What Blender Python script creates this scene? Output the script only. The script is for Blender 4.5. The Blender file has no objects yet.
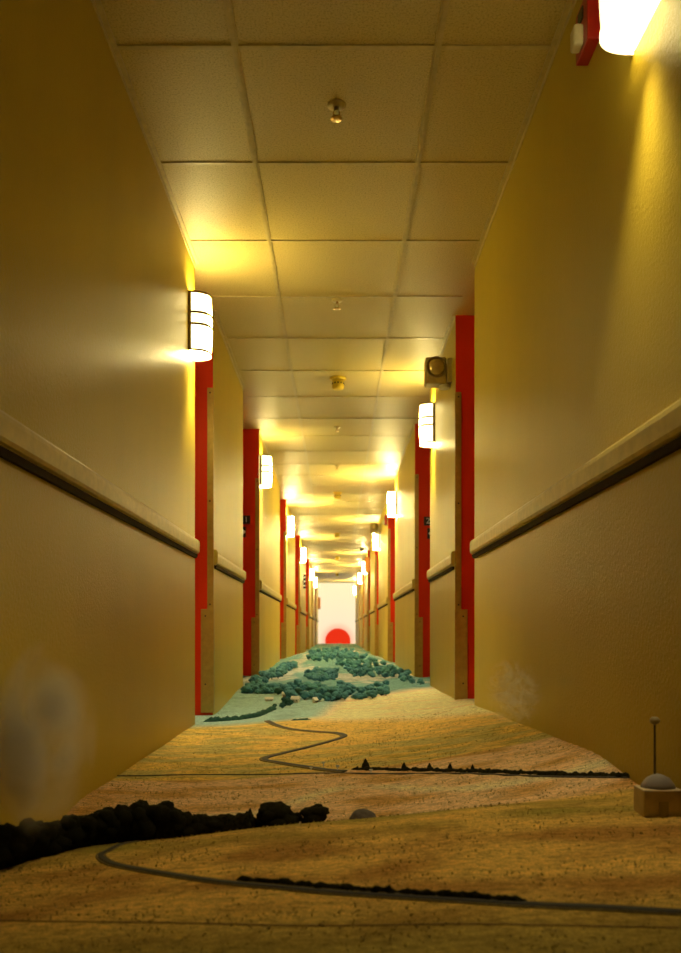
import bpy, bmesh, math, random
import numpy as np
from mathutils import Vector, Matrix, noise

rnd = random.Random(7)
scene = bpy.context.scene
COL = scene.collection
PI = math.pi

# ------------------------------------------------------------------ camera
F, VX, VY, CH = 800.0, 337.0, 632.0, 0.464
cam_d = bpy.data.cameras.new('camera')
cam = bpy.data.objects.new('camera', cam_d)
COL.objects.link(cam)
cam.location = (0, 0, CH)
cam.rotation_euler = (PI / 2, 0, 0)
cam_d.sensor_width = 36
cam_d.lens = 36 * F / 953
cam_d.shift_x = (340.5 - VX) / 953
cam_d.shift_y = (VY - 476.5) / 953
cam_d.clip_start, cam_d.clip_end = 0.02, 1000
cam_d.dof.use_dof = True
cam_d.dof.focus_distance = 3.2
cam_d.dof.aperture_fstop = 4.0
scene.camera = cam

HL, HR, CEIL = 0.745, 0.725, 2.40      # half widths, ceiling height
DEEP = 0.30                            # depth of the door recesses
Y0, Y1 = -1.6, 31.6
SEG_L = [(Y0, 4.197), (4.806, 6.34), (7.63, 10.46), (11.69, 14.26), (16.1, 19.2), (21.3, 23.4), (24.6, 27.2), (28.8, Y1)]
SEG_R = [(Y0, 4.218), (4.89, 6.236), (7.436, 10.0), (11.37, 13.98), (15.3, 17.6), (19.0, 21.5), (22.8, 25.3), (26.5, 28.8), (29.6, Y1)]

# ------------------------------------------------------------------ helpers
def link(o, parent=None):
    COL.objects.link(o)
    if parent is not None:
        o.parent = parent
    return o

def obj(name, bm, mats, parent=None, smooth=False):
    me = bpy.data.meshes.new(name)
    bm.normal_update()
    bm.to_mesh(me)
    bm.free()
    for m in (mats if isinstance(mats, (list, tuple)) else [mats]):
        me.materials.append(m)
    if smooth:
        for p in me.polygons:
            p.use_smooth = True
    return link(bpy.data.objects.new(name, me), parent)

def tag(o, label, cat, group=None, kind=None):
    o['label'] = label
    o['category'] = cat
    if group: o['group'] = group
    if kind: o['kind'] = kind
    return o

def thing(name, label, cat, loc=(0, 0, 0), rz=0.0, group=None):
    o = bpy.data.objects.new(name, None)
    o.empty_display_size = 0.05
    link(o)
    o.location = loc
    o.rotation_euler = (0, 0, rz)
    return tag(o, label, cat, group)

def struct(o):
    o['kind'] = 'structure'
    return o

def dup(root, loc, rz, label, group=None):
    r = root.copy(); COL.objects.link(r)
    r.location = loc; r.rotation_euler = (0, 0, rz)
    r['label'] = label
    if group: r['group'] = group
    for ch in list(root.children):
        c = ch.copy(); COL.objects.link(c); c.parent = r
        for g in list(ch.children):
            d = g.copy(); COL.objects.link(d); d.parent = c
    return r

def add_box(bm, lo, hi, bevel=0.0, mat=0):
    cx = [(a + b) / 2 for a, b in zip(lo, hi)]
    sz = [b - a for a, b in zip(lo, hi)]
    t = bmesh.new()
    bmesh.ops.create_cube(t, size=1.0, matrix=Matrix.Translation(cx) @ Matrix.Diagonal((*sz, 1)))
    if bevel:
        bmesh.ops.bevel(t, geom=list(t.edges), offset=bevel, segments=2, affect='EDGES', profile=0.5)
    merge(bm, t, mat)

def merge(bm, t, mat=0, M=None):
    vm = {}
    for v in t.verts:
        vm[v] = bm.verts.new(M @ v.co if M is not None else v.co)
    for f in t.faces:
        try:
            nf = bm.faces.new([vm[v] for v in f.verts])
            nf.material_index = mat
            nf.smooth = f.smooth
        except ValueError:
            pass
    t.free()

def add_lathe(bm, prof, n=24, origin=(0, 0, 0), axis='z', mat=0, smooth=True):
    """prof: list of (radius, height)."""
    rings = []
    for r, h in prof:
        ring = []
        for i in range(n):
            a = 2 * PI * i / n
            p = (r * math.cos(a), r * math.sin(a), h)
            if axis == 'x': p = (p[2], p[0], p[1])
            elif axis == 'y': p = (p[1], p[2], p[0])
            ring.append(bm.verts.new((p[0] + origin[0], p[1] + origin[1], p[2] + origin[2])))
        rings.append(ring)
    for a, b in zip(rings[:-1], rings[1:]):
        for i in range(n):
            f = bm.faces.new((a[i], a[(i + 1) % n], b[(i + 1) % n], b[i]))
            f.smooth = smooth; f.material_index = mat
    for ring, rev in ((rings[0], True), (rings[-1], False)):
        f = bm.faces.new(list(reversed(ring)) if rev else ring)
        f.material_index = mat

def add_extrude(bm, poly, y0, y1, mat=0):
    """poly in (x, z), extruded along y."""
    a = [bm.verts.new((x, y0, z)) for x, z in poly]
    b = [bm.verts.new((x, y1, z)) for x, z in poly]
    n = len(poly)
    for i in range(n):
        f = bm.faces.new((a[i], a[(i + 1) % n], b[(i + 1) % n], b[i])); f.material_index = mat
    bm.faces.new(list(reversed(a))).material_index = mat
    bm.faces.new(b).material_index = mat
    bmesh.ops.recalc_face_normals(bm, faces=list(bm.faces))

# ------------------------------------------------------------------ materials
def mat(name):
    m = bpy.data.materials.new(name)
    m.use_nodes = True
    nt = m.node_tree
    return m, nt, nt.nodes, nt.links, nt.nodes['Principled BSDF']

def nnoise(nt, scale, detail=4, rough=0.6, stretch=None, coord='Object'):
    tc = nt.nodes.new('ShaderNodeTexCoord')
    n = nt.nodes.new('ShaderNodeTexNoise')
    n.inputs['Scale'].default_value = scale
    n.inputs['Detail'].default_value = detail
    n.inputs['Roughness'].default_value = rough
    out = tc.outputs[coord]
    if stretch:
        mp = nt.nodes.new('ShaderNodeMapping')
        mp.inputs['Scale'].default_value = stretch
        nt.links.new(out, mp.inputs['Vector']); out = mp.outputs['Vector']
    nt.links.new(out, n.inputs['Vector'])
    return n.outputs['Fac']

def ramp(nt, fac, stops):
    r = nt.nodes.new('ShaderNodeValToRGB')
    el = r.color_ramp.elements
    while len(el) < len(stops): el.new(0.5)
    for e, (p, c) in zip(el, stops):
        e.position = p
        e.color = (*c, 1) if len(c) == 3 else c
    nt.links.new(fac, r.inputs['Fac'])
    return r.outputs['Color']

def bump(nt, fac, strength, dist, bsdf):
    b = nt.nodes.new('ShaderNodeBump')
    b.inputs['Strength'].default_value = strength
    b.inputs['Distance'].default_value = dist
    nt.links.new(fac, b.inputs['Height'])
    nt.links.new(b.outputs['Normal'], bsdf.inputs['Normal'])

def plain(name, col, rough=0.5, metal=0.0, var=0.12, scale=30, spec=0.5):
    m, nt, N, L, B = mat(name)
    fac = nnoise(nt, scale)
    lo = tuple(max(0, c * (1 - var)) for c in col); hi = tuple(min(1, c * (1 + var)) for c in col)
    L.new(ramp(nt, fac, [(0.3, lo), (0.7, hi)]), B.inputs['Base Color'])
    B.inputs['Roughness'].default_value = rough
    B.inputs['Metallic'].default_value = metal
    B.inputs['Specular IOR Level'].default_value = spec
    return m

def wall_paint(name, col, rough):
    m, nt, N, L, B = mat(name)
    big = nnoise(nt, 1.6, 5, 0.6, (1, 1, 0.35))
    lo = tuple(c * 0.9 for c in col); hi = tuple(min(1, c * 1.06) for c in col)
    L.new(ramp(nt, big, [(0.3, lo), (0.7, hi)]), B.inputs['Base Color'])
    B.inputs['Roughness'].default_value = rough
    B.inputs['Specular IOR Level'].default_value = 0.24
    bump(nt, nnoise(nt, 95, 4, 0.6), 0.5, 0.004, B)
    return m

def emit(name, col, strength):
    m, nt, N, L, B = mat(name)
    B.inputs['Base Color'].default_value = (0, 0, 0, 1)
    B.inputs['Specular IOR Level'].default_value = 0
    B.inputs['Emission Color'].default_value = (*col, 1)
    B.inputs['Emission Strength'].default_value = strength
    return m

M = {}
M['wall'] = wall_paint('cream_wall_paint', (0.58, 0.425, 0.040), 0.40)
M['red'] = wall_paint('red_wall_paint', (0.82, 0.042, 0.003), 0.5)
M['rail'] = plain('cream_rail_plastic', (0.58, 0.44, 0.09), 0.42)
M['rail_dark'] = plain('brown_rail_shade', (0.035, 0.022, 0.009), 0.8, spec=0.1)  # shadow beneath the handrail, put into a dark brown colour
M['guard'] = plain('bronze_guard_metal', (0.50, 0.36, 0.08), 0.4, 0.3)
M['screw'] = plain('dark_screw', (0.02, 0.015, 0.01), 0.5)
M['frame'] = plain('lamp_frame_metal', (0.24, 0.17, 0.08), 0.4, 0.3)
M['white'] = plain('warm_white_plastic', (0.8, 0.72, 0.5), 0.4)
M['black'] = plain('black_plastic', (0.012, 0.010, 0.010), 0.4)
M['sign_white'] = plain('sign_white', (0.8, 0.8, 0.75), 0.5)
M['alarm_red'] = plain('alarm_red_plastic', (0.5, 0.01, 0.01), 0.35)
M['beige'] = plain('beige_housing', (0.45, 0.34, 0.13), 0.45)
M['lens'] = plain('smoked_lens', (0.6, 0.47, 0.18), 0.15, 0.5)
M['brass'] = plain('brass', (0.6, 0.42, 0.15), 0.3, 0.9)
M['yellow'] = plain('yellow_plastic', (0.85, 0.62, 0.06), 0.4)
M['tbar'] = plain('grid_bar_enamel', (0.60, 0.48, 0.21), 0.35)
LAMP = (1.0, 0.79, 0.30)
M['shade'] = emit('glowing_glass', (1.0, 0.79, 0.20), 50.0)
M['side'] = emit('glowing_glass_side', (1.0, 0.82, 0.34), 7.0)
M['diffuser'] = emit('glowing_diffuser', LAMP, 90.0)
M['shade_far'] = emit('glowing_glass_far', (1.0, 0.79, 0.28), 330.0)
M['side_far'] = emit('glowing_glass_side_far', (1.0, 0.82, 0.34), 14.0)
M['side_dim'] = emit('glowing_glass_side_dim', (1.0, 0.82, 0.34), 4.0)
M['diffuser_far'] = emit('glowing_diffuser_far', LAMP, 340.0)
M['shade_dim'] = emit('glowing_glass_dim', (1.0, 0.82, 0.34), 3.0)
M['diffuser_dim'] = emit('glowing_diffuser_dim', LAMP, 10.0)
M['sign_glow'] = emit('orange_sign_glow', (1.0, 0.30, 0.03), 0.9)
M['sun'] = emit('red_sun', (1.0, 0.040, 0.010), 0.85)

# ceiling tile: pitted mineral fibre
m, nt, N, L, B = mat('ceiling_tile')
f1 = nnoise(nt, 140, 3, 0.7)
L.new(ramp(nt, f1, [(0.32, (0.42, 0.31, 0.09)), (0.5, (0.64, 0.50, 0.18)), (0.8, (0.70, 0.56, 0.23))]), B.inputs['Base Color'])
B.inputs['Roughness'].default_value = 0.42
bump(nt, f1, 0.45, 0.004, B)
M['tile'] = m

# ------------------------------------------------------------------ terrain
def interp(tab):
    xs = np.array([a for a, b in tab], float); ys = np.array([b for a, b in tab], float)
    d = np.diff(ys) / np.diff(xs)
    mm = np.zeros_like(ys)
    mm[1:-1] = np.where(d[:-1] * d[1:] > 0, 2 * d[:-1] * d[1:] / (d[:-1] + d[1:] + 1e-12), 0)
    mm[0], mm[-1] = d[0], d[-1]
    def fn(x):
        x = np.clip(x, xs[0], xs[-1])
        i = np.clip(np.searchsorted(xs, x) - 1, 0, len(xs) - 2)
        h = xs[i + 1] - xs[i]; t = (x - xs[i]) / h
        return ((2 * t**3 - 3 * t**2 + 1) * ys[i] + (t**3 - 2 * t**2 + t) * h * mm[i]
                + (-2 * t**3 + 3 * t**2) * ys[i + 1] + (t**3 - t**2) * h * mm[i + 1])
    return fn

fL = interp([(-2, -.03), (1.15, -.03), (1.75, -.045), (2.0, -.055), (2.4, -.022), (3.2, -.022), (4.2, -.022), (4.9, -.035), (6.1, .03), (8, .06), (10.8, .085), (12.2, .075), (16, .02), (20, 0), (33, 0)])
fR = interp([(-2, .02), (1.15, .03), (1.5, .066), (1.85, .092), (2.3, .126), (3, .108), (4.2, .079), (4.8, .052), (6.2, .05), (10, .05), (12, .045), (16, 0), (20, 0), (33, 0)])
fC = interp([(-2, -.02), (0.9, -.02), (1.15, 0), (1.4, .026), (1.75, .043), (2.05, -.02), (2.35, -.006), (2.65, 0), (3.3, 0), (4.0, 0), (4.6, -.006), (5.4, 0), (6.5, .03), (8, .09), (10, .165), (12, .195), (13.3, .18), (16, .08), (20, 0), (33, 0)])

def h_np(X, Y):
    u = np.clip(X / 0.735, -1.05, 1.05)
    l, r, c = fL(Y), fR(Y), fC(Y)
    z = c + (r - l) / 2 * u + ((r + l) / 2 - c) * u * u
    z = z + 0.0035 * np.sin(X * 9 + Y * 3.1) * np.sin(Y * 5.3 - X * 4) * np.clip((Y - 0.9), 0, 1)
    far = np.clip((Y - 5.5) / 1.5, 0, 1)
    z = z + far * 0.010 * np.sin(X * 14 + 1.3 * Y) * np.cos(Y * 2.7 - X * 5)
    return z

def h(x, y):
    return float(h_np(np.array(x, float), np.array(y, float)))

def ground(px, py, y0=0.7, y1=14.0):
    """the nearest point of the ground along the line of sight through a pixel"""
    ys = np.concatenate([np.arange(y0, 6, 0.004), np.arange(6, y1, 0.02)])
    xs = (px - VX) * ys / F
    zs = CH - (py - VY) * ys / F
    d = zs - h_np(xs, ys)
    i = np.argmax(d <= 0)
    if d[i] > 0: i = len(ys) - 1
    return Vector((float(xs[i]), float(ys[i]), float(h_np(xs[i], ys[i]))))

# fields: colour of each field by where it lies
ys = np.concatenate([np.arange(Y0, 0.9, 0.06), np.arange(0.9, 5.8, 0.009), np.arange(5.8, 13.5, 0.035), np.arange(13.5, Y1 + 0.3, 0.3)])
xs = np.linspace(-HL - DEEP - 0.02, HR + DEEP + 0.02, 190)
GX, GY = np.meshgrid(xs, ys)
GZ = h_np(GX, GY)
# ploughed furrow relief on the mid and near fields
GZ = GZ + 0.0012 * np.sin(GY * 95 + 1.2 * np.sin(GX * 6)) * ((GY > 2.15) & (GY < 2.62))
nx, ny = len(xs), len(ys)

def sm(a, b, v):
    t = np.clip((v - a) / (b - a), 0, 1)
    return t * t * (3 - 2 * t)

def vnoise(X, Y, sx, sy, seed):
    out = np.empty(X.size)
    fx, fy = X.ravel() * sx, Y.ravel() * sy
    for i in range(out.size):
        out[i] = noise.noise((fx[i], fy[i], seed))
    return out.reshape(X.shape)

n1 = vnoise(GX, GY, 3.0, 2.2, 1.7)
n2 = vnoise(GX, GY, 5.0, 13.0, 5.1)
n3 = vnoise(GX, GY, 3.2, 1.1, 9.4)
n4 = vnoise(GX, GY, 14.0, 40.0, 3.3)

def C(*c): return np.array(c, float)
def blend(base, col, w): return base * (1 - w[..., None]) + col * w[..., None]
gold   = C(.46, .29, .075)
brown  = C(.27, .14, .035)
olive  = C(.20, .16, .035)
tan    = C(.50, .34, .20)
pale   = C(.66, .50, .34)
ggreen = C(.35, .29, .11)
teal   = C(.11, .23, .26)  # hill green with the tint of distance haze put in
lteal  = C(.22, .35, .38)
beige  = C(.30, .32, .34)
colr = np.zeros(GX.shape + (3,)) + gold
colr = blend(colr, brown, np.clip(.42 + 1.3 * n2 + .5 * n1, 0, 1) * (GY < 1.9))
colr = blend(colr, olive, sm(1.36, 1.16, GY) * .75)
colr = blend(colr, olive * 1.15, sm(1.58, 1.75, GY) * (GY < 1.9) * np.clip(.55 + n2, 0, 1))
mid = sm(1.88, 1.95, GY)
colr = blend(colr, tan, mid)
colr = blend(colr, brown * 1.25, mid * np.clip(.12 + 1.5 * n2, 0, .8))
swirl = np.exp(-((GY - (2.14 + .26 * np.exp(-((GX - .05) / .22) ** 2))) / .045) ** 2) * (GX > -.6)
colr = blend(colr, pale, mid * np.clip(swirl, 0, 1) * .55)
lin = 2.66 + .03 * GX
up = sm(-.02, .02, GY - lin)
colr = blend(colr, ggreen, up)
colr = blend(colr, gold * 1.25, up * np.clip(.35 + 1.6 * n2 + .3 * n1, 0, 1))
colr = blend(colr, olive * 1.2, up * np.clip(1.5 * n4 - .05, 0, .55))
rb = sm(3.05, 3.35, GY - .25 * GX) * sm(-.45, -.1, GX)
colr = blend(colr, C(.56, .34, .10), rb * np.clip(.75 + n2, 0, 1))
p5 = sm(4.0, 4.45, GY + .75 * GX)
colr = blend(colr, pale, p5 * .9)
colr = blend(colr, tan, p5 * np.clip(1.3 * n2, 0, .7))
lt = sm(4.05, 4.30, GY - .55 * (GX + .6)) * sm(-.02, -.20, GX - .10 * (GY - 4.2))
colr = blend(colr, lteal, lt)
colr = blend(colr, lteal * .75, lt * np.clip(1.4 * n2, 0, .7))
hill = sm(5.25, 5.75, GY + .8 * np.clip(-GX, 0, 1) - .75 * np.clip(GX, 0, 1))
hill = np.where(GX < -.1, sm(5.7, 6.3, GY), hill)
colr = blend(colr, teal, hill)
colr = blend(colr, beige, hill * sm(.05, .30, n3 + .5 * n2))
colr = blend(colr, teal * .55, hill * np.clip(1.8 * n4 - .1, 0, .8))

def col_lin(a): return np.clip(a * 1.85, 0, .92)
me = bpy.data.meshes.new('floor')
verts = np.stack([GX, GY, GZ], -1).reshape(-1, 3)
idx = np.arange(nx * ny).reshape(ny, nx)
faces = np.stack([idx[:-1, :-1], idx[:-1, 1:], idx[1:, 1:], idx[1:, :-1]], -1).reshape(-1, 4)
me.from_pydata(verts.tolist(), [], faces.tolist())
ca = me.color_attributes.new('field', 'FLOAT_COLOR', 'POINT')
flat = np.ones((nx * ny, 4)); flat[:, :3] = col_lin(colr).reshape(-1, 3)
ca.data.foreach_set('color', flat.ravel())
me.polygons.foreach_set('use_smooth', [True] * len(me.polygons))
m, nt, N, L, B = mat('field_grass')
at = N.new('ShaderNodeAttribute'); at.attribute_name = 'field'
g1 = nnoise(nt, 34, 8, 0.8, (1, 3.0, 1))
g2 = nnoise(nt, 260, 3, 0.8, (1, 1.6, 1))
mx = N.new('ShaderNodeMix'); mx.data_type = 'RGBA'; mx.blend_type = 'MULTIPLY'
mx.inputs['Factor'].default_value = 1.0
L.new(at.outputs['Color'], mx.inputs[6])
L.new(ramp(nt, g1, [(0.30, (.30, .27, .22)), (0.5, (1, 1, 1)), (0.72, (1.6, 1.55, 1.35))]), mx.inputs[7])
mx2 = N.new('ShaderNodeMix'); mx2.data_type = 'RGBA'; mx2.blend_type = 'MULTIPLY'
mx2.inputs['Factor'].default_value = 1.0
L.new(mx.outputs[2], mx2.inputs[6])
L.new(ramp(nt, g2, [(0.3, (.42, .42, .38)), (0.7, (1.5, 1.5, 1.45))]), mx2.inputs[7])
L.new(mx2.outputs[2], B.inputs['Base Color'])
B.inputs['Roughness'].default_value = 0.95
B.inputs['Specular IOR Level'].default_value = 0.1
bump(nt, g2, 0.6, 0.006, B)
me.materials.append(m)
M['field'] = m
floor = struct(link(bpy.data.objects.new('floor', me)))

# ------------------------------------------------------------------ corridor shell
def build_wall(name, side, segs):
    """side -1 left, +1 right; wall sections stand forward of the red door recesses"""
    hw = HL if side < 0 else HR
    bm = bmesh.new()
    zb, zt = -0.12, CEIL + 0.1
    for a, b in segs:
        x0, x1 = side * hw, side * (hw + DEEP + 0.1)
        add_box(bm, (min(x0, x1), a, zb), (max(x0, x1), b, zt))
    gaps = [(p[1], q[0]) for p, q in zip(segs[:-1], segs[1:])]
    for a, b in gaps:
        x0, x1 = side * (hw + DEEP), side * (hw + DEEP + 0.1)
        add_box(bm, (min(x0, x1), a - 0.001, zb), (max(x0, x1), b + 0.001, zt), mat=1)
    bm.faces.ensure_lookup_table(); bm.normal_update()
    for f in bm.faces:
        c = f.calc_center_median()
        if abs(f.normal.y) > 0.9 and Y0 + 0.5 < c.y < Y1 - 0.5:
            f.material_index = 1
    o = struct(obj(name, bm, [M['wall'], M['red']]))
    return o, gaps

wall_l, gaps_l = build_wall('wall_left', -1, SEG_L)
wall_r, gaps_r = build_wall('wall_right', 1, SEG_R)
bm = bmesh.new(); add_box(bm, (-HL - DEEP - .1, Y0 - 0.1, -.12), (HR + DEEP + .1, Y0, CEIL + .1)); struct(obj('wall_back', bm, M['wall']))
bm = bmesh.new(); add_box(bm, (-HL - DEEP - .1, Y0 - 0.1, CEIL), (HR + DEEP + .1, Y1, CEIL + 0.1)); struct(obj('ceiling', bm, M['tile']))

# ceiling grid bars
bm = bmesh.new()
W = 0.0115
for x in (-0.337, 0.333):
    add_box(bm, (x - W, Y0, CEIL - 0.005), (x + W, Y1, CEIL))
    add_box(bm, (x - W * .35, Y0, CEIL - 0.0075), (x + W * .35, Y1, CEIL - 0.005))
y = 3.303 - 7 * 0.657
while y < Y1:
    for a, b in ((-HL, -0.337 - W), (-0.337 + W, 0.333 - W), (0.333 + W, HR)):
        add_box(bm, (a, y - W * .8, CEIL - 0.004), (b, y + W * .8, CEIL))
    y += 0.657
struct(obj('trim_1', bm, M['tbar']))
# wall angle along the top of both walls
k = 2
for side, segs in ((-1, SEG_L), (1, SEG_R)):
    hw = HL if side < 0 else HR
    bm = bmesh.new()
    for a, b in segs:
        x0, x1 = side * hw, side * (hw - 0.02)
        add_box(bm, (min(x0, x1), a, CEIL - 0.006), (max(x0, x1), b, CEIL))
        x1 = side * (hw - 0.004)
        add_box(bm, (min(x0, x1), a, CEIL - 0.028), (max(x0, x1), b, CEIL - 0.006))
    struct(obj('trim_%d' % k, bm, M['tbar'])); k += 1

# doors at the back of the recesses
k = 1
M['door'] = plain('red_door_paint', (0.5, 0.02, 0.008), 0.4)
for side, gaps in ((-1, gaps_l), (1, gaps_r)):
    hw = HL if side < 0 else HR
    for a, b in gaps:
        xb = side * (hw + DEEP)
        e = bpy.data.objects.new('door_%d' % k, None); link(e); struct(e)
        e.location = (xb, (a + b) / 2, 0)
        hwid = (b - a) / 2 - 0.05
        bm = bmesh.new()
        x0, x1 = 0, -side * 0.03
        add_box(bm, (min(x0, x1), -hwid, -.1), (max(x0, x1), hwid, 2.05), 0.004)
        obj('door_panel', bm, M['door'], e)
        bm = bmesh.new()
        for s in (-1, 1):
            add_box(bm, (min(0, -side * .04), s * (hwid + .018) - .018, -.1), (max(0, -side * .04), s * (hwid + .018) + .018, 2.09), 0.003)
        add_box(bm, (min(0, -side * .04), -hwid - .036, 2.055), (max(0, -side * .04), hwid + .036, 2.091), 0.003)
        obj('door_frame', bm, M['guard'], e)
        bm = bmesh.new()
        add_lathe(bm, [(.022, 0), (.022, .006), (.009, .008), (.009, .04), (.02, .045), (.022, .06), (.012, .068)], 16, (0, 0, 0), 'x')
        o = obj('door_handle', bm, M['brass'], e)
        o.location = (-side * .03, -hwid + .07 if hwid > .1 else 0, 0.98)
        if side > 0: o.rotation_euler = (0, 0, PI)
        k += 1

# ------------------------------------------------------------------ handrails
RAIL = [(0, -.040), (.010, -.040), (.012, -.034), (.019, -.031), (.024, -.022), (.025, .018), (.023, .030), (.016, .038), (.006, .040), (0, .040)]
ORD = ['first', 'second', 'third', 'fourth', 'fifth', 'sixth', 'seventh', 'eighth', 'ninth']
for side, segs in ((-1, SEG_L), (1, SEG_R)):
    hw = HL if side < 0 else HR
    sd = 'left' if side < 0 else 'right'
    for i, (a, b) in enumerate(segs):
        a2, b2 = a + (0.012 if i else 0.02), b + (0.0 if b < Y1 else -.01)
        t = thing('handrail', 'cream moulded handrail along the %s section of the %s wall' % (ORD[i], sd), 'handrail',
                  (side * hw, (a2 + b2) / 2, 0.908), 0, 'handrails along the corridor walls')
        Lh = (b2 - a2) / 2
        bm = bmesh.new()
        add_extrude(bm, [(-side * x, z) for x, z in RAIL], -Lh + .018, Lh - .018)
        o = obj('rail', bm, M['rail'], t)
        bm = bmesh.new()
        add_extrude(bm, [(-side * x, z) for x, z in [(0, -.058), (.012, -.058), (.018, -.0405), (0, -.0405)]], -Lh + .018, Lh - .018)
        obj('under_rail_shade', bm, M['rail_dark'], t)  # dark strip standing in for the shade under the rail
        for s in (-1, 1):
            bm = bmesh.new()
            if s < 0 and i:    # near end turns up a little
                add_extrude(bm, [(-side * x * 1.05, z * 1.03 + (.012 if z > 0 else 0)) for x, z in RAIL], -Lh, -Lh + .018)
            else:
                add_extrude(bm, [(-side * x * 1.05, z * 1.03) for x, z in RAIL], *sorted((s * (Lh - .018), s * Lh)))
            bmesh.ops.bevel(bm, geom=[e for e in bm.edges if abs(abs(e.verts[0].co.y) - Lh) < 1e-4 and abs(abs(e.verts[1].co.y) - Lh) < 1e-4], offset=.004, segments=2, affect='EDGES')
            obj('end_cap', bm, M['rail'], t)

# ------------------------------------------------------------------ corner guards
for side, segs in ((-1, SEG_L), (1, SEG_R)):
    hw = HL if side < 0 else HR
    sd = 'left' if side < 0 else 'right'
    for i, (a, b) in enumerate(segs):
        if i == 0: continue
        t = thing('corner_guard', 'bronze corner strip with kick plate on the %s corner of the %s wall' % (ORD[i - 1], sd), 'corner guard',
                  (side * hw, a, 0), 0, 'corner guards at the door recesses')
        bm = bmesh.new()
        x0, x1 = sorted((-side * .004, side * .034))
        add_box(bm, (x0, -.006, 0.60), (x1, 0.0, 1.93), .0015)
        x0, x1 = sorted((-side * .004, 0))
        add_box(bm, (x0, 0, 0.60), (x1, 0.02, 1.93), .0015)
        obj('guard_strip', bm, M['guard'], t)
        bm = bmesh.new()
        x0, x1 = sorted((-side * .005, side * .072))
        add_box(bm, (x0, -.007, -.02), (x1, 0.0, 0.602), .0015)
        x0, x1 = sorted((-side * .005, 0))
        add_box(bm, (x0, 0, -.02), (x1, 0.04, 0.602), .0015)
        kp = obj('kick_plate', bm, M['guard'], t)
        for z in (.63, 1.25, 1.90):
            bm = bmesh.new()
            add_lathe(bm, [(.005, 0), (.005, .0015), (.003, .0025)], 10, (0, 0, 0), 'y')
            o = obj('screw', bm, M['screw'], t); o.location = (side * .017, -.006, z); o.rotation_euler = (0, 0, PI)
        for z in (.15, .56):
            bm = bmesh.new()
            add_lathe(bm, [(.005, 0), (.005, .0015), (.003, .0025)], 10, (0, 0, 0), 'y')
            o = obj('screw', bm, M['screw'], t); o.location = (side * .045, -.007, z); o.rotation_euler = (0, 0, PI)

# ------------------------------------------------------------------ wall lamps
LW, LP, LH = 0.088, 0.106, 0.148     # half width along wall, projection, half height
def prof(n, sc=1.0, e=2.6):
    pts = []
    for i in range(n + 1):
        a = -PI / 2 + PI * i / n
        c, s = math.cos(a), math.sin(a)
        pts.append((LP * sc * abs(c) ** (2 / e), LW * sc * math.copysign(abs(s) ** (2 / e), s)))
    return pts

def band(bm, z0, z1, off, th=.002, n=26):
    p0 = prof(n, 1 + off / LP); p1 = prof(n, 1 + (off + th) / LP)
    for (a, b) in zip(range(n), range(1, n + 1)):
        q = [p0[a], p0[b], p1[b], p1[a]]
        lo = [bm.verts.new((x, yy, z0)) for x, yy in q]; hi = [bm.verts.new((x, yy, z1)) for x, yy in q]
        for i in range(4):
            bm.faces.new((lo[i], lo[(i + 1) % 4], hi[(i + 1) % 4], hi[i]))
        bm.faces.new(lo[::-1]); bm.faces.new(hi)
    bmesh.ops.remove_doubles(bm, verts=list(bm.verts), dist=1e-5)
    bmesh.ops.recalc_face_normals(bm, faces=list(bm.faces))

def make_lamp(label, level=''):
    t = thing('wall_lamp', label, 'wall lamp', group='lit wall lamps along the corridor')
    sh, df = M['shade' + level], M['diffuser' + level]
    bm = bmesh.new()
    n = 26
    rows = []
    for j in range(9):
        v = j / 8; z = -LH + 2 * LH * v
        sc = 0.94 + 0.06 * math.sin(PI * v)
        rows.append([bm.verts.new((x, yy, z)) for x, yy in prof(n, sc)])
    for r0, r1 in zip(rows[:-1], rows[1:]):
        for i in range(n):
            bm.faces.new((r0[i], r0[i + 1], r1[i + 1], r1[i])).smooth = True
    bm.normal_update()
    for f in bm.faces:      # front glow set far stronger than the ends, to spread light across the ceiling
        if abs(f.normal.y) > .62: f.material_index = 1
    obj('shade', bm, [sh, M['side' + level]], t)
    for z, nm in ((LH - .008, 'top'), (-LH + .004, 'bottom')):
        bm = bmesh.new()
        vs = [bm.verts.new((x, yy, z)) for x, yy in prof(n, .90)]
        f = bm.faces.new(vs if z > 0 else vs[::-1])
        g = bmesh.ops.extrude_face_region(bm, geom=[f])
        bmesh.ops.translate(bm, verts=[v for v in g['geom'] if isinstance(v, bmesh.types.BMVert)], vec=(0, 0, -.003 if z > 0 else .003))
        bmesh.ops.recalc_face_normals(bm, faces=list(bm.faces))
        obj('diffuser', bm, df, t)
    for z in (.042, -.016):
        bm = bmesh.new(); band(bm, z - .006, z + .006, .001); obj('band', bm, M['frame'], t)
    for z in (LH - .003, -LH + .003):
        bm = bmesh.new(); band(bm, z - .005, z + .005, -.006, .004); obj('rim', bm, M['side_dim'] if level == '_dim' else M['frame'], t)
    for s in (-1, 1):
        bm = bmesh.new(); add_box(bm, (0, s * (LW + .002) - .003, -LH), (.016, s * (LW + .002) + .003, LH), .001)
        obj('frame_bar', bm, M['frame'], t)
    bm = bmesh.new(); add_box(bm, (0, -LW + .004, -LH + .012), (.008, LW - .004, LH - .012), .002)
    obj('back_plate', bm, M['white'], t)
    return t

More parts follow.
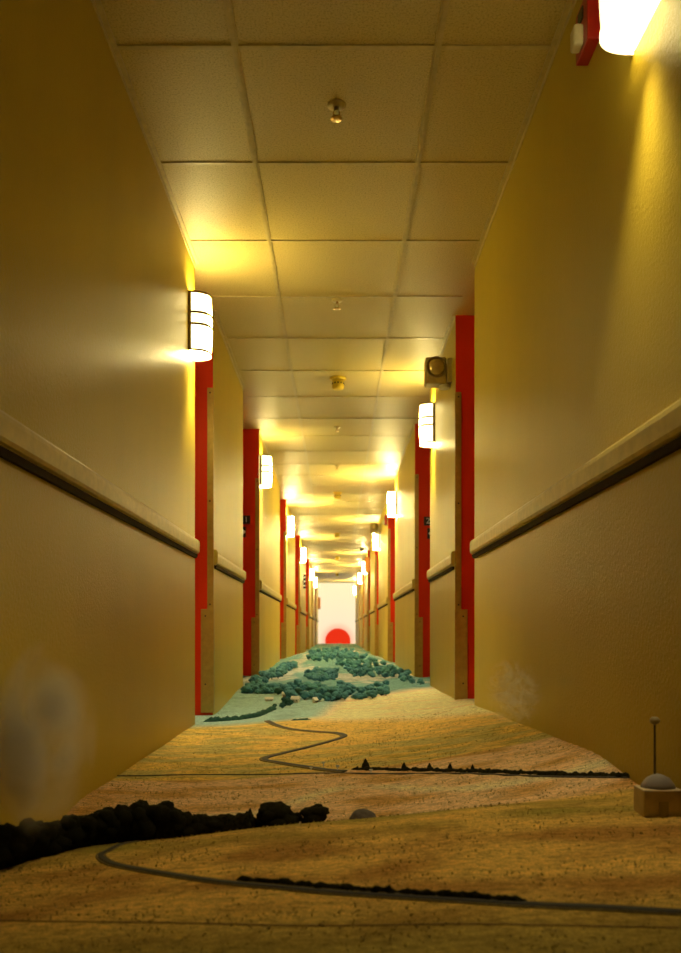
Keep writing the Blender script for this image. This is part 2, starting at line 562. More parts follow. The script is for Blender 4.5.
LZ = 2.02
lamp = make_lamp('large lit wall lamp near the end of the first stretch of left wall')
lamp.location = (-HL, 4.09, LZ + .005)
far = None
dup(lamp, (-HL, 7.86, LZ + .02), 0, 'lit wall lamp on the left wall, second lamp along from the front')
dup(lamp, (HR, 6.02, LZ), PI, 'lit wall lamp on the right wall, second lamp along from the front')
for side, ys_ in ((-1, [11.87, 16.30, 21.75, 25.3]), (1, [9.80, 13.78, 19.45, 23.2, 29.85])):
    for i, y in enumerate(ys_):
        lab = 'lit wall lamp on the %s wall, %s lamp along from the front' % ('left' if side < 0 else 'right', ORD[i + 2])
        loc, rz = (side * (HL if side < 0 else HR), y, LZ + .01), (0 if side < 0 else PI)
        if far is None:
            far = make_lamp(lab, '_far'); far.location = loc; far.rotation_euler = (0, 0, rz)
        else:
            dup(far, loc, rz, lab)
near = make_lamp('blurred glowing wall lamp at the very top of the right wall', level='_dim')
near.location = (HR, 1.87, 2.025); near.rotation_euler = (0, 0, PI)

# spots added under the nearer lamps to light the fields more than the walls
def add_fill_spot(x, y, z, side, watts):
    l = bpy.data.lights.new('fill_spot', 'SPOT'); l.energy = watts; l.color = (1.0, .83, .42)
    l.spot_size = math.radians(88); l.spot_blend = 1.0; l.shadow_soft_size = .05
    o = link(bpy.data.objects.new('fill_spot', l)); o.location = (x, y, z)
    o.rotation_euler = (0, side * math.radians(14), 0)
for x, y, sd, w in ((-HL + .06, 4.09, -1, 75), (HR - .06, 6.02, 1, 75), (-HL + .06, 7.86, -1, 90), (HR - .06, 9.80, 1, 90), (-HL + .06, 11.87, -1, 80), (HR - .06, 1.85, 1, 34)):
    add_fill_spot(x, y, LZ - LH - (.02 if w > 40 else .06), sd, w)

# ------------------------------------------------------------------ ceiling fittings
def make_sprinkler(label):
    t = thing('sprinkler', label, 'sprinkler', group='ceiling sprinklers')
    bm = bmesh.new(); add_lathe(bm, [(.034, 0), (.034, -.003), (.014, -.009), (.012, -.009)], 24); obj('escutcheon', bm, M['tbar'], t)
    bm = bmesh.new(); add_lathe(bm, [(.008, -.008), (.008, -.020), (.011, -.022), (.011, -.026)], 16); obj('pipe', bm, M['brass'], t)
    bm = bmesh.new()
    for s in (-1, 1):
        add_box(bm, (s * .011 - .002, -.003, -.044), (s * .011 + .002, .003, -.024), .0008)
    add_box(bm, (-.012, -.003, -.047), (.012, .003, -.043), .0008)
    obj('yoke', bm, M['brass'], t)
    bm = bmesh.new(); add_lathe(bm, [(.004, -.047), (.021, -.048), (.022, -.050), (.004, -.050)], 20); obj('deflector', bm, M['brass'], t)
    return t
sp = make_sprinkler('small sprinkler head on the darkest ceiling tile, first from the front')
sp.location = (-.002, 2.94, CEIL)
for i, (x, y) in enumerate([(0, 4.67), (0, 7.55), (0, 9.3)]):
    dup(sp, (x, y, CEIL), 0, 'small sprinkler head on the ceiling, %s sprinkler along from the front' % ORD[i + 1])

def make_detector(label):
    t = thing('smoke_detector', label, 'smoke detector', group='ceiling smoke detectors')
    bm = bmesh.new(); add_lathe(bm, [(.064, 0), (.064, -.008), (.058, -.016)], 32); obj('base', bm, M['yellow'], t)
    bm = bmesh.new(); add_lathe(bm, [(.046, -.016), (.046, -.072), (.040, -.084), (.02, -.088)], 32); b = obj('body', bm, M['yellow'], t)
    for i in range(12):
        a = 2 * PI * i / 12
        bm = bmesh.new()
        add_box(bm, (-.006, -.002, -.006), (.006, .002, .006), .0008)
        o = obj('vent', bm, M['black'], b)
        o.location = (.046 * math.sin(a), -.046 * math.cos(a), -.046); o.rotation_euler = (0, 0, a)
    return t
det = make_detector('yellow smoke detector on the bright ceiling band, first from the front')
det.location = (.008, 6.10, CEIL)
for i, y in enumerate([11.1, 15.7, 20.6, 26.5]):
    dup(det, (.005, y, CEIL), 0, 'smoke detector on the ceiling, %s detector along from the front' % ORD[i + 1])

t = thing('security_camera', 'small black dome camera on the ceiling beside the right wall', 'camera', (.58, 18.5, CEIL))
bm = bmesh.new(); add_lathe(bm, [(.06, 0), (.06, -.02), (.05, -.025)], 20); obj('housing', bm, M['white'], t)
bm = bmesh.new(); add_lathe(bm, [(.045, -.025), (.042, -.045), (.03, -.06), (.01, -.068)], 20); obj('dome', bm, M['black'], t)

# ------------------------------------------------------------------ emergency lights
def make_emergency(label):
    """local: wall plane x = 0, sticks out to -x, faces -y"""
    t = thing('emergency_light', label, 'emergency light', group='emergency lights on the right wall')
    bm = bmesh.new(); add_box(bm, (-.028, -.06, -.075), (.005, .06, .075), .004); obj('bracket', bm, M['beige'], t)
    bm = bmesh.new()
    add_box(bm, (-.165, -.05, -.085), (-.034, .05, .085), .012)
    add_box(bm, (-.040, -.02, -.03), (-.024, .02, .03), .003)
    hs = obj('housing', bm, M['beige'], t)
    bm = bmesh.new()
    add_lathe(bm, [(.066, 0), (.066, .008), (.058, .010), (.056, .004)], 32, (0, 0, 0), 'y'); o = obj('bezel', bm, M['frame'], hs)
    o.location = (-.098, -.050, .018); o.rotation_euler = (0, 0, PI)
    bm = bmesh.new()
    add_lathe(bm, [(.056, .002), (.048, .014), (.03, .024), (.008, .028)], 32, (0, 0, 0), 'y'); o = obj('lens', bm, M['lens'], hs, True)
    o.location = (-.098, -.050, .018); o.rotation_euler = (0, 0, PI)
    bm = bmesh.new(); add_lathe(bm, [(.030, 0), (.037, .006), (.037, .018), (.030, .024), (.018, .020)], 24, (-.040, 0, -.104), 'z'); r_ = obj('ring', bm, M['white'], t); r_['label'] = 'white plastic ring'
    return t
em = make_emergency('square emergency light with round lens above the first full lamp on the right wall')
em.location = (HR, 5.10, 2.118)
dup(em, (HR, 13.45, 2.21), 0, 'boxy emergency light above a far lamp on the right wall')

# fire alarms
def make_alarm(label):
    t = thing('fire_alarm', label, 'fire alarm', group='red fire alarms on the right wall')
    bm = bmesh.new(); add_box(bm, (-.035, -.055, -.065), (.004, .055, .075), .004); b = obj('case', bm, M['alarm_red'], t)
    bm = bmesh.new(); add_box(bm, (-.062, -.022, -.055), (-.033, .022, .005), .008); obj('strobe_lens', bm, M['white'], t)
    bm = bmesh.new(); add_box(bm, (-.04, -.02, .02), (-.034, .02, .055), .002); obj('horn_grille', bm, M['screw'], t)
    return t
fa = make_alarm('blurred red fire alarm with pale lens beside the topmost lamp')
fa.location = (HR, 2.26, 2.165)
dup(fa, (HR, 11.6, 2.08), 0, 'tiny red fire alarm far along the right wall')

# ------------------------------------------------------------------ signs
def text_mesh(txt, size):
    c = bpy.data.curves.new('t', 'FONT'); c.body = txt; c.size = size; c.extrude = .0008; c.align_x = 'CENTER'; c.align_y = 'CENTER'
    o = bpy.data.objects.new('t', c); COL.objects.link(o)
    bpy.context.view_layer.update()
    me = bpy.data.meshes.new_from_object(o.evaluated_get(bpy.context.evaluated_depsgraph_get()))
    bpy.data.objects.remove(o); return me

def plate(name, label, loc, w, hgt, txt=None, tx=0.0, diamond=None):
    t = thing(name, label, 'sign', loc)
    bm = bmesh.new(); add_box(bm, (-w / 2, -.008, -hgt / 2), (w / 2, 0, hgt / 2), .002); obj('plate', bm, M['black'], t)
    if txt:
        me_ = text_mesh(txt, .075); me_.materials.clear(); me_.materials.append(M['sign_white'])
        o = link(bpy.data.objects.new('numeral', me_), t); o.location = (tx, -.0085, 0); o.rotation_euler = (PI / 2, 0, 0)
    if diamond is not None:
        bm = bmesh.new()
        add_lathe(bm, [(.024, 0), (.024, .0015)], 4, (0, 0, 0), 'y', smooth=False)
        o = obj('symbol', bm, M['sign_white'], t); o.location = (diamond, -.0095, 0)
    return t
yl, yr = SEG_L[2][0], SEG_R[2][0]
def zpx(py, y): return CH - (py - VY) * y / F
def xpx(px, y): return (px - VX) * y / F
w = .14
plate('room_sign', 'black number plate on the red recess face at left', (xpx(250.3, yl) - w / 2, yl, zpx(519.8, yl)), w, .082, '1', xpx(246.3, yl) - xpx(250.3, yl) + w / 2)
w = .10
plate('room_sign', 'smaller black plate under the number plate at left', (xpx(246.0, yl) - w / 2, yl, zpx(532.0, yl)), w, .10, None, 0, xpx(243.2, yl) - xpx(246, yl) + w / 2)
w = .14
plate('room_sign', 'black number plate on the red recess face at right', (xpx(423.8, yr) + w / 2, yr, zpx(521.2, yr)), w, .082, '2', xpx(427.8, yr) - xpx(423.8, yr) - w / 2)
w = .10
plate('room_sign', 'smaller black plate under the number plate at right', (xpx(427.2, yr) + w / 2, yr, zpx(533.5, yr)), w, .10, None, 0, xpx(430.8, yr) - xpx(427.2, yr) - w / 2)

# small projecting signs deep in the corridor
t = thing('projecting_sign', 'narrow black sign standing out from the left wall below a far lamp', 'sign', (-HL, 17.2, 1.55))
bm = bmesh.new(); add_box(bm, (.02, -.012, -.15), (.075, .012, .15), .003); p_ = obj('panel', bm, M['black'], t)
bm = bmesh.new(); add_box(bm, (0, -.006, -.02), (.022, .006, .02), .002); obj('arm', bm, M['frame'], t)
for z in (-.09, 0, .09):
    bm = bmesh.new(); add_box(bm, (.032, -.0135, z - .016), (.062, -.0122, z + .016)); obj('mark', bm, M['sign_white'], p_)
t = thing('projecting_sign', 'lit orange upright sign high on the right wall', 'sign', (HR, 17.45, 1.93))
bm = bmesh.new(); add_box(bm, (-.115, -.02, -.16), (-.02, .02, .16), .004); obj('panel', bm, M['sign_glow'], t)
bm = bmesh.new(); add_box(bm, (-.12, -.016, .16), (0, .016, .172), .002); obj('arm', bm, M['frame'], t)
t = thing('projecting_sign', 'pale orange small sign at the far end of the left wall', 'sign', (-HL, 30.2, 1.55))
bm = bmesh.new(); add_box(bm, (.02, -.015, -.22), (.12, .015, .22), .004); obj('panel', bm, plain('pale_orange_sign', (.75, .33, .14), .5), t)
bm = bmesh.new(); add_box(bm, (0, -.008, .10), (.022, .008, .13), .002); obj('arm', bm, M['frame'], t)

# ------------------------------------------------------------------ roads and hedges
def catmull(pts, n=10):
    out = []
    P = [pts[0]] + list(pts) + [pts[-1]]
    for i in range(1, len(P) - 2):
        for k in range(n):
            t = k / n
            a, b, c, d = [Vector(q) for q in P[i - 1:i + 3]]
            out.append(0.5 * ((2 * b) + (c - a) * t + (2 * a - 5 * b + 4 * c - d) * t * t + (3 * b - 3 * c + d - a) * t ** 3))
    out.append(Vector(pts[-1]))
    return out

def ground_path(pix, n=10):
    w = [ground(*p) for p in pix]
    return [Vector((p.x, p.y)) for p in catmull([(q.x, q.y) for q in w], n)]

def add_ribbon(bm, path, width, lift, side_off=0.0, thick=.006, mat=0):
    rows = []
    n = len(path)
    for i, p in enumerate(path):
        d = path[min(i + 1, n - 1)] - path[max(i - 1, 0)]
        d.normalize(); nr = Vector((-d.y, d.x))
        wv = width(i / (n - 1)) if callable(width) else width
        row = []
        for s in (-.5, -.25, 0, .25, .5):
            q = p + nr * (side_off + wv * s)
            crown = lift - abs(s) * .0012
            row.append(bm.verts.new((q.x, q.y, h(q.x, q.y) + crown)))
        for s in (.5, -.5):
            q = p + nr * (side_off + wv * s)
            row.append(bm.verts.new((q.x, q.y, h(q.x, q.y) - thick)))
        rows.append(row)
    for a, b in zip(rows[:-1], rows[1:]):
        for k in range(7):
            f = bm.faces.new((a[k], b[k], b[(k + 1) % 7], a[(k + 1) % 7])); f.material_index = mat; f.smooth = k < 4
    bm.faces.new(rows[0]); bm.faces.new(rows[-1][::-1])

M['asphalt'] = plain('grey_asphalt', (.035, .030, .024), .8, 0, .3, 200)
M['verge'] = plain('pale_dust_verge', (.22, .17, .08), .95, 0, .3, 120, .1)
M['asphalt_far'] = plain('pale_grey_asphalt', (.07, .062, .05), .8, 0, .25, 200)

front_road = ground_path([(215, 829), (175, 834), (138, 841), (112, 849), (101, 856), (112, 864), (150, 872), (210, 881), (275, 888), (340, 893), (420, 899), (520, 905), (620, 910), (760, 918)])
t = thing('road', 'dark curving road across the golden field at the front', 'road', (0, 0, 0))
bm = bmesh.new(); add_ribbon(bm, front_road, .012, .003); obj('carriageway', bm, M['asphalt'], t)
bm = bmesh.new(); add_ribbon(bm, front_road, .004, .0026, -.009); obj('verge', bm, M['verge'], t)
bm = bmesh.new(); add_ribbon(bm, front_road, .003, .0026, .0085); obj('verge', bm, M['verge'], t)

s_road = ground_path([(268, 721), (276, 725), (290, 729), (312, 731.5), (335, 733), (345, 736), (336, 740), (314, 746), (288, 752.5), (268, 757.5), (266, 760.5), (280, 763), (305, 767), (325, 770), (345, 772)])
t = thing('road', 'thin road winding in an S bend through the middle fields', 'road', (0, 0, 0))
bm = bmesh.new(); add_ribbon(bm, s_road, .022, .004); obj('carriageway', bm, M['asphalt_far'], t)
bm = bmesh.new(); add_ribbon(bm, s_road, .010, .0036, -.016); obj('verge', bm, M['verge'], t)

cross = ground_path([(108, 776), (170, 775.5), (250, 775), (330, 773.5), (420, 774), (520, 776), (650, 779.5)])
t = tag(obj('road', (lambda b: (add_ribbon(b, cross, .008, .003), b)[1])(bmesh.new()), M['asphalt_far']), 'straight lane crossing the full width of the middle fields', 'road')

track = ground_path([(-30, 921), (120, 923), (300, 926), (480, 925), (720, 928)])
tag(obj('track', (lambda b: (add_ribbon(b, track, .005, .001), b)[1])(bmesh.new()), plain('dark_soil', (.20, .12, .04), .95, 0, .3, 100, .1)), 'faint dark track along the bottom of the front field', 'track')

# foliage materials; the teal ones have distance haze put into the leaf colour
def leaf(name, lo, hi, scale=120):
    m, nt, N, L, B = mat(name)
    f = nnoise(nt, scale, 4, .7)
    L.new(ramp(nt, f, [(.35, lo), (.65, hi)]), B.inputs['Base Color'])
    B.inputs['Roughness'].default_value = .9
    B.inputs['Specular IOR Level'].default_value = .1
    bump(nt, f, .8, .004, B)
    return m
M['leaf_dark'] = leaf('dark_leaves', (.006, .006, .002), (.032, .028, .009))
M['leaf_teal'] = leaf('teal_haze_leaves', (.05, .18, .24), (.14, .38, .48), 160)
M['leaf_teal2'] = leaf('pale_teal_haze_leaves', (.07, .23, .25), (.16, .42, .44), 160)
M['leaf_green'] = leaf('deep_green_leaves', (.02, .07, .06), (.06, .16, .14), 160)
M['bark'] = plain('bark', (.05, .035, .02), .9)

def add_blob(bm, c, r, seed, amp=.28, sub=3, fr=2.6):
    t = bmesh.new()
    bmesh.ops.create_icosphere(t, subdivisions=sub, radius=1)
    for v in t.verts:
        d = v.co.normalized()
        k = 1 + amp * noise.noise(d * fr + Vector((seed, seed * 1.7, 0))) + amp * .6 * noise.noise(d * fr * 3 + Vector((0, seed, 3)))
        v.co = Vector((d.x * r[0] * k + c[0], d.y * r[1] * k + c[1], d.z * r[2] * k + c[2]))
    for f in t.faces: f.smooth = True
    merge(bm, t)

def crown_bm(seed, nb=9, sub=3, tall=1.0):
    """unit tree crown: stands on z=0.12, about 1 high and 1 wide"""
    R = random.Random(seed)
    bm = bmesh.new()
    add_blob(bm, (0, 0, .55 * tall), (.36, .36, .38 * tall), seed, .3, sub)
    for i in range(nb):
        a = 2 * PI * i / nb + R.uniform(-.4, .4); z = R.uniform(.28, .80) * tall
        rr = .30 * math.sqrt(max(.1, 1 - ((z / tall - .5) / .5) ** 2))
        r = R.uniform(.15, .25)
        add_blob(bm, (rr * math.cos(a), rr * math.sin(a), z), (r, r, r * .9), seed + i * 3.1, .35, sub - 1)
    return bm

def trunk_bm(seed):
    bm = bmesh.new()
    add_lathe(bm, [(.075, -.10), (.055, .06), (.045, .30), (.02, .5)], 8)
    return bm

# near dark wood: (x, base y, top y) in the photo, each tree stands on the ground there
def set_tree(root, px, base, top, widthf=1.0, yrange=None):
    p = ground(px, base) if yrange is None else ground(px, base, yrange[0], yrange[1])
    hgt = max(.02, (base - top) * p.y / F)
    root.location = (p.x, p.y, p.z - .004)
    root.scale = (hgt * widthf, hgt * widthf, hgt)
    return p

proto_trees = []
for k in range(4):
    t = thing('tree', '', 'tree')
    c = obj('crown', crown_bm(20 + k * 7, 10), M['leaf_dark'], t)
    obj('trunk', trunk_bm(k), M['bark'], t)
    proto_trees.append(t)
used = set()
def dark_tree(px, yy, top, widthf, label, group, kv=None):
    """px: place across; yy: distance along the hall; top: row of the tree top"""
    k = rnd.randrange(4) if kv is None else kv
    if k in used:
        r = dup(proto_trees[k], (0, 0, 0), 0, label, group)
    else:
        used.add(k); r = proto_trees[k]; r['label'] = label
        if group: r['group'] = group
    x = (px - VX) * yy / F
    z = h(x, yy)
    hgt = CH - (top - VY) * yy / F - z
    r.location = (x, yy, z - .004)
    r.rotation_euler = (0, 0, rnd.uniform(0, 6.28))
    r.scale = (hgt * widthf, hgt * widthf, hgt)
    return r
WOOD = 'dark trees of the wood behind the front field'
wood = [(2, 1.69, 819, 1.0), (17, 1.72, 821, 1.0), (34, 1.76, 816, 1.0), (52, 1.80, 818, 1.1), (70, 1.84, 811, 1.0), (88, 1.87, 810, 1.0),
        (105, 1.90, 804, 1.0), (122, 1.92, 801, .95), (140, 1.94, 798, .95), (157, 1.96, 799, .95), (172, 1.97, 805, 1.0), (186, 1.98, 809, 1.1),
        (199, 1.99, 811, 1.1), (211, 2.0, 814, 1.2), (223, 2.01, 812, 1.2), (235, 2.02, 816, 1.3), (247, 2.02, 815, 1.3), (257, 2.03, 817, 1.4)]
ORDL = ['first', 'second', 'third', 'fourth', 'fifth', 'sixth', 'seventh', 'eighth', 'ninth', 'tenth', 'eleventh', 'twelfth', 'thirteenth', 'fourteenth', 'fifteenth', 'sixteenth', 'seventeenth', 'eighteenth']
for i, (px, yy, top, wf) in enumerate(wood):
    dark_tree(px, yy, top, wf, 'dark tree in the front wood, %s counting from its left end' % ORDL[i], WOOD, i % 4)
dark_tree(277, 2.0, 799, 1.5, 'large round dark tree at the right end of the front wood', WOOD)
dark_tree(266, 2.05, 809, 1.1, 'dark tree leaning close behind the large round tree', WOOD)
dark_tree(293, 2.02, 810, 1.2, 'smaller dark tree tucked right of the large round tree', WOOD)
dark_tree(315, 2.0, 803, 1.3, 'lone dark round tree standing apart, left of the grey mound', None)
dark_tree(328, 2.03, 819, 1.2, 'low dark bush beside the lone round tree', None)
dark_tree(336, 2.03, 821.5, 1.3, 'lowest dark bush nearest the grey mound', None)

# undergrowth strip under the wood
def hedge(name, label, pix, w0, hgt, m, seed, step=.012, cat='hedge', path=None):
    path = path or ground_path(pix, 8)
    bm = bmesh.new()
    # resample finely, then loft a ragged ridge along it
    fine = [path[0]]
    for a, b in zip(path[:-1], path[1:]):
        n = max(1, int((b - a).length / (step * .35)))
        for i in range(1, n + 1): fine.append(a + (b - a) * (i / n))
    rows = []; K = 8; n = len(fine)
    for i, p in enumerate(fine):
        d = fine[min(i + 1, n - 1)] - fine[max(i - 1, 0)]; d.normalize(); nr = Vector((-d.y, d.x))
        e = min(1, i / 4, (n - 1 - i) / 4) * .8 + .2
        row = []
        for k in range(K + 1):
            a = PI * k / K
            kk = e * (1 + .55 * noise.noise(Vector((p.x / step, p.y / step + seed, a * 1.1))) + .3 * noise.noise(Vector((p.x / step * 3, p.y / step * 3 + seed, a * 3))))
            q = p + nr * (math.cos(a) * w0 * kk)
            row.append(bm.verts.new((q.x, q.y, h(q.x, q.y) - .004 + math.sin(a) * hgt * kk)))
        rows.append(row)
    for r0, r1 in zip(rows[:-1], rows[1:]):
        for k in range(K):
            bm.faces.new((r0[k], r0[k + 1], r1[k + 1], r1[k])).smooth = True
    for r0 in (rows[0], rows[-1]): bm.faces.new(r0)
    bmesh.ops.recalc_face_normals(bm, faces=list(bm.faces))
    return tag(obj(name, bm, m), label, cat)
und = [Vector(((px - VX) * yy / F, yy)) for px, yy in [(-8, 1.69), (40, 1.78), (90, 1.88), (140, 1.94), (190, 1.98), (240, 2.01), (258, 2.02)]]
und = [Vector(v) for v in catmull([tuple(v) for v in und], 14)]
hedge('undergrowth', 'dark undergrowth filling the foot of the front wood', None, .018, .045, M['leaf_dark'], 4, .02, 'undergrowth', und)
# dark bank along the front road
hedge('hedge', 'low dark hedge bank along the upper side of the front road',
      [(235, 880), (290, 885.5), (340, 889.5), (400, 894), (460, 898), (530, 902)], .007, .012, M['leaf_dark'], 8, .012)
hedge('hedge', 'long dark hedge behind the five small bushes in the middle fields',
      [(350, 769.5), (390, 770.2), (430, 771), (480, 772.2), (540, 774), (600, 776), (640, 777.5)], .010, .012, M['leaf_dark'], 9, .012)
hedge('hedge', 'thin hedge line at the foot of the green field on the left',
      [(203, 722), (222, 721), (240, 719.5), (256, 717), (266, 713), (276, 709)], .014, .026, M['leaf_green'], 10, .02)
hedge('hedge', 'short dark hedge above the S bend',
      [(290, 720.5), (300, 720.2), (312, 719.8)], .010, .012, M['leaf_green'], 12, .012)

# five bushes on the hedge
bushes = [(365.5, 2.74, 759.5, .95), (404, 2.74, 763, .9), (429.5, 2.73, 763.5, .9), (450, 2.72, 764, .9), (472.5, 2.72, 765, .9)]
names = ['largest dark pointed bush at the left end of the middle hedge', 'second small dark bush along the middle hedge', 'third small dark bush along the middle hedge',
         'fourth small dark bush along the middle hedge', 'last small dark bush at the right of the middle hedge']
def cone_bush_bm(seed):
    bm = bmesh.new()
    for z, r in ((.22, .42), (.40, .36), (.58, .27), (.76, .18), (.92, .09)):
        add_blob(bm, (0, 0, z), (r, r, r * .75), seed + z * 9, .3, 2)
    return bm
b0 = None
for (px, yy, top, wf), nm in zip(bushes, names):
    if b0 is None:
        b0 = thing('bush', nm, 'bush', group='small bushes along the middle hedge'); r = b0
        obj('foliage', cone_bush_bm(3), M['leaf_dark'], r)
        bm = bmesh.new(); add_lathe(bm, [(.06, -.1), (.05, .3)], 8); obj('stem', bm, M['bark'], r)
    else:
        r = dup(b0, (0, 0, 0), 0, nm)
    p = ground(px, 769.0); x, yy, z = p; hg = (770.5 - top) * yy / F
    r.location = (x, yy, z - .002); r.scale = (hg * wf, hg * wf, hg); r.rotation_euler = (0, 0, rnd.uniform(0, 6))

# grey mound
bm = bmesh.new()
add_blob(bm, (0, 0, .0), (.036, .028, .040), 2.2, .06, 4, 2)
o = tag(obj('boulder', bm, plain('grey_stone', (.13, .11, .10), .9, 0, .4, 60)), 'grey rounded boulder right of the lone dark tree', 'boulder')
yy = 2.0; x = (363 - VX) * yy / F; o.location = (x, yy, h(x, yy)); 
hg = CH - (809 - VY) * yy / F - h(x, yy); o.scale = (1, 1, hg / .040)

# ------------------------------------------------------------------ far hill woods: small trees, one mesh each
def small_tree(seed, lm):
    bm = crown_bm(seed, 6, 2)
    n0 = len(bm.faces)
    add_lathe(bm, [(.07, -.15), (.05, .1), (.03, .4)], 6, mat=1)
    me = bpy.data.meshes.new('tree'); bm.normal_update(); bm.to_mesh(me); bm.free()
    me.materials.append(lm); me.materials.append(M['bark'])
    return me
meshes = [small_tree(50 + i * 5, M['leaf_teal'] if i % 3 else M['leaf_teal2']) for i in range(6)]
gmesh = [small_tree(90 + i * 5, M['leaf_green']) for i in range(2)]
placed = []
def put(x, y, hgt, label, group, ms=meshes):
    o = link(bpy.data.objects.new('tree', rnd.choice(ms)))
    o.location = (x, y, h(x, y) - .003)
    wf = rnd.uniform(1.0, 1.35)
    o.scale = (hgt * wf, hgt * wf, hgt)
    o.rotation_euler = (0, 0, rnd.uniform(0, 6.28))
    tag(o, label, 'tree', group)
    placed.append((x, y))
    return o
def free(x, y, d):
    return all((x - a) ** 2 + (y - b) ** 2 > d * d for a, b in placed)
# (label, group, pixel outline of the wood, number, height)
def inside(px, py, poly):
    c = False; j = len(poly) - 1
    for i in range(len(poly)):
        xi, yi = poly[i]; xj, yj = poly[j]
        if (yi > py) != (yj > py) and px < (xj - xi) * (py - yi) / (yj - yi) + xi: c = not c
        j = i
    return c
woods = [
 ('teal tree in the long dense wood behind the white houses', 'long wood behind the houses', [(284, 690), (300, 684), (318, 690), (345, 688), (362, 690), (386, 686), (388, 697), (350, 701), (310, 702), (288, 701)], 62, .060),
 ('teal tree in the wood covering the right shoulder of the far hill', 'wood on the right shoulder of the hill', [(330, 664), (352, 652), (366, 656), (384, 664), (404, 670), (424, 681), (428, 687), (412, 686), (392, 680), (370, 678), (345, 676)], 72, .065),
 ('teal tree along the crest of the far hill', 'trees on the hill crest', [(306, 655), (322, 650), (340, 649.6), (356, 651), (352, 659), (330, 662), (308, 661)], 50, .060),
 ('teal tree in the wood climbing the left side of the far hill', 'wood on the left side of the hill', [(246, 687), (262, 678), (276, 671), (292, 664), (298, 667), (286, 674), (274, 681), (262, 686)], 34, .060),
 ('teal tree in the clump in the middle of the far hill', 'clump in the middle of the hill', [(306, 674), (320, 670), (336, 672), (336, 680), (320, 682), (306, 680)], 24, .060),
 ('teal tree in the hedge line left of the white houses', 'hedge line left of the houses', [(242, 690), (262, 688), (284, 688), (284, 693), (262, 694), (242, 694)], 22, .055),
]
for lab, grp, poly, cnt, hg in woods:
    x0, x1 = min(p[0] for p in poly), max(p[0] for p in poly); y0, y1 = min(p[1] for p in poly), max(p[1] for p in poly)
    tries = n = 0
    while n < cnt and tries < 3000:
        tries += 1
        px, py = rnd.uniform(x0, x1), rnd.uniform(y0, y1)
        if not inside(px, py, poly): continue
        p = ground(px, py, 4.2, 13.2)
        if p.y > 13: continue
        if not (-HL + .05 < p.x < HR - .05): continue
        if not free(p.x, p.y, .035): continue
        put(p.x, p.y, hg * rnd.uniform(.8, 1.25) , lab, grp); n += 1
bm = bmesh.new(); R_ = random.Random(31); n = 0
tm = [crown_bm(140 + i, 4, 2) for i in range(3)]
while n < 330:
    lab, grp, poly, cnt, hg = R_.choice(woods)
    px = R_.uniform(min(p[0] for p in poly), max(p[0] for p in poly)); py = R_.uniform(min(p[1] for p in poly), max(p[1] for p in poly))
    if not inside(px, py, poly): continue
    p = ground(px, py, 4.2, 13.2)
    if p.y > 13 or not (-HL + .05 < p.x < HR - .05): continue
    n += 1
    sc = hg * R_.uniform(.55, .8)
    t_ = R_.choice(tm).copy()
    merge(bm, t_, 0, Matrix.Translation((p.x, p.y, p.z - .006)) @ Matrix.Rotation(R_.uniform(0, 6.28), 4, 'Z') @ Matrix.Diagonal((sc * 1.3, sc * 1.3, sc, 1)))
tag(obj('woodland', bm, M['leaf_teal']), 'teal understorey of small trees filling the woods on the far hill', 'woodland', None, 'stuff')
# single trees round the houses
for px, py, hg, lab in [(286, 706, .066, 'tallest dark green tree in front of the white houses'), (282, 708.5, .045, 'smaller dark green tree at the foot of the tallest one'),
                        (290, 706, .050, 'dark green tree leaning against the right side of the tallest one'), (275, 707.5, .03, 'small round dark bush alone on the green field'),
                        (278, 695, .06, 'dark green tree behind the long low house'), (299, 695.5, .06, 'dark green tree just behind the broad cream house')]:
    p = ground(px, py, 4.2, 9); put(p.x, p.y, hg, lab, None, gmesh)

# grass tufts standing in the fields
def path_dist(path):
    P = np.array([(p.x, p.y) for p in path])
    return lambda X, Y: np.min(np.hypot(P[None, :, 0] - X[:, None], P[None, :, 1] - Y[:, None]), axis=1)
R2 = np.random.RandomState(5)
nT = 15000
TY = 1.05 + 3.1 * R2.rand(nT) ** 1.3
TX = (R2.rand(nT) * 2 - 1) * np.minimum(.73, .52 * TY + .1)
keep = (path_dist(front_road)(TX, TY) > .014) & (path_dist(s_road)(TX, TY) > .026) & (path_dist(cross)(TX, TY) > .010) & (TX < HR - .01) & (TX > -HL + .01)
clump = np.array([noise.noise((x * 7, y * 16, 2.2)) for x, y in zip(TX, TY)])
keep &= clump > R2.rand(nT) * .7 - .35
TX, TY = TX[keep], TY[keep]; TZ = h_np(TX, TY)
gv, gf = [], []
for x, y, z in zip(TX, TY, TZ):
    hh = .0022 + .0034 * R2.rand()
    for b in range(3):
        a = R2.rand() * 6.283; w = .0012; lx, ly = (R2.rand(2) - .5) * hh * 1.2
        n = len(gv)
        gv += [(x - w * math.cos(a), y - w * math.sin(a), z - .001), (x + w * math.cos(a), y + w * math.sin(a), z - .001), (x + lx, y + ly, z + hh)]
        gf.append((n, n + 1, n + 2))
gm = bpy.data.meshes.new('grass'); gm.from_pydata(gv, [], gf)
m, nt, N, L, B = mat('dry_grass')
L.new(ramp(nt, nnoise(nt, 45, 4, .7), [(.3, (.16, .12, .03)), (.5, (.42, .30, .09)), (.7, (.78, .60, .26))]), B.inputs['Base Color'])
B.inputs['Roughness'].default_value = .9; B.inputs['Specular IOR Level'].default_value = .1
gm.materials.append(m)
tag(link(bpy.data.objects.new('grass', gm)), 'short dry golden grass tufts over the near and middle fields', 'grass', None, 'stuff')

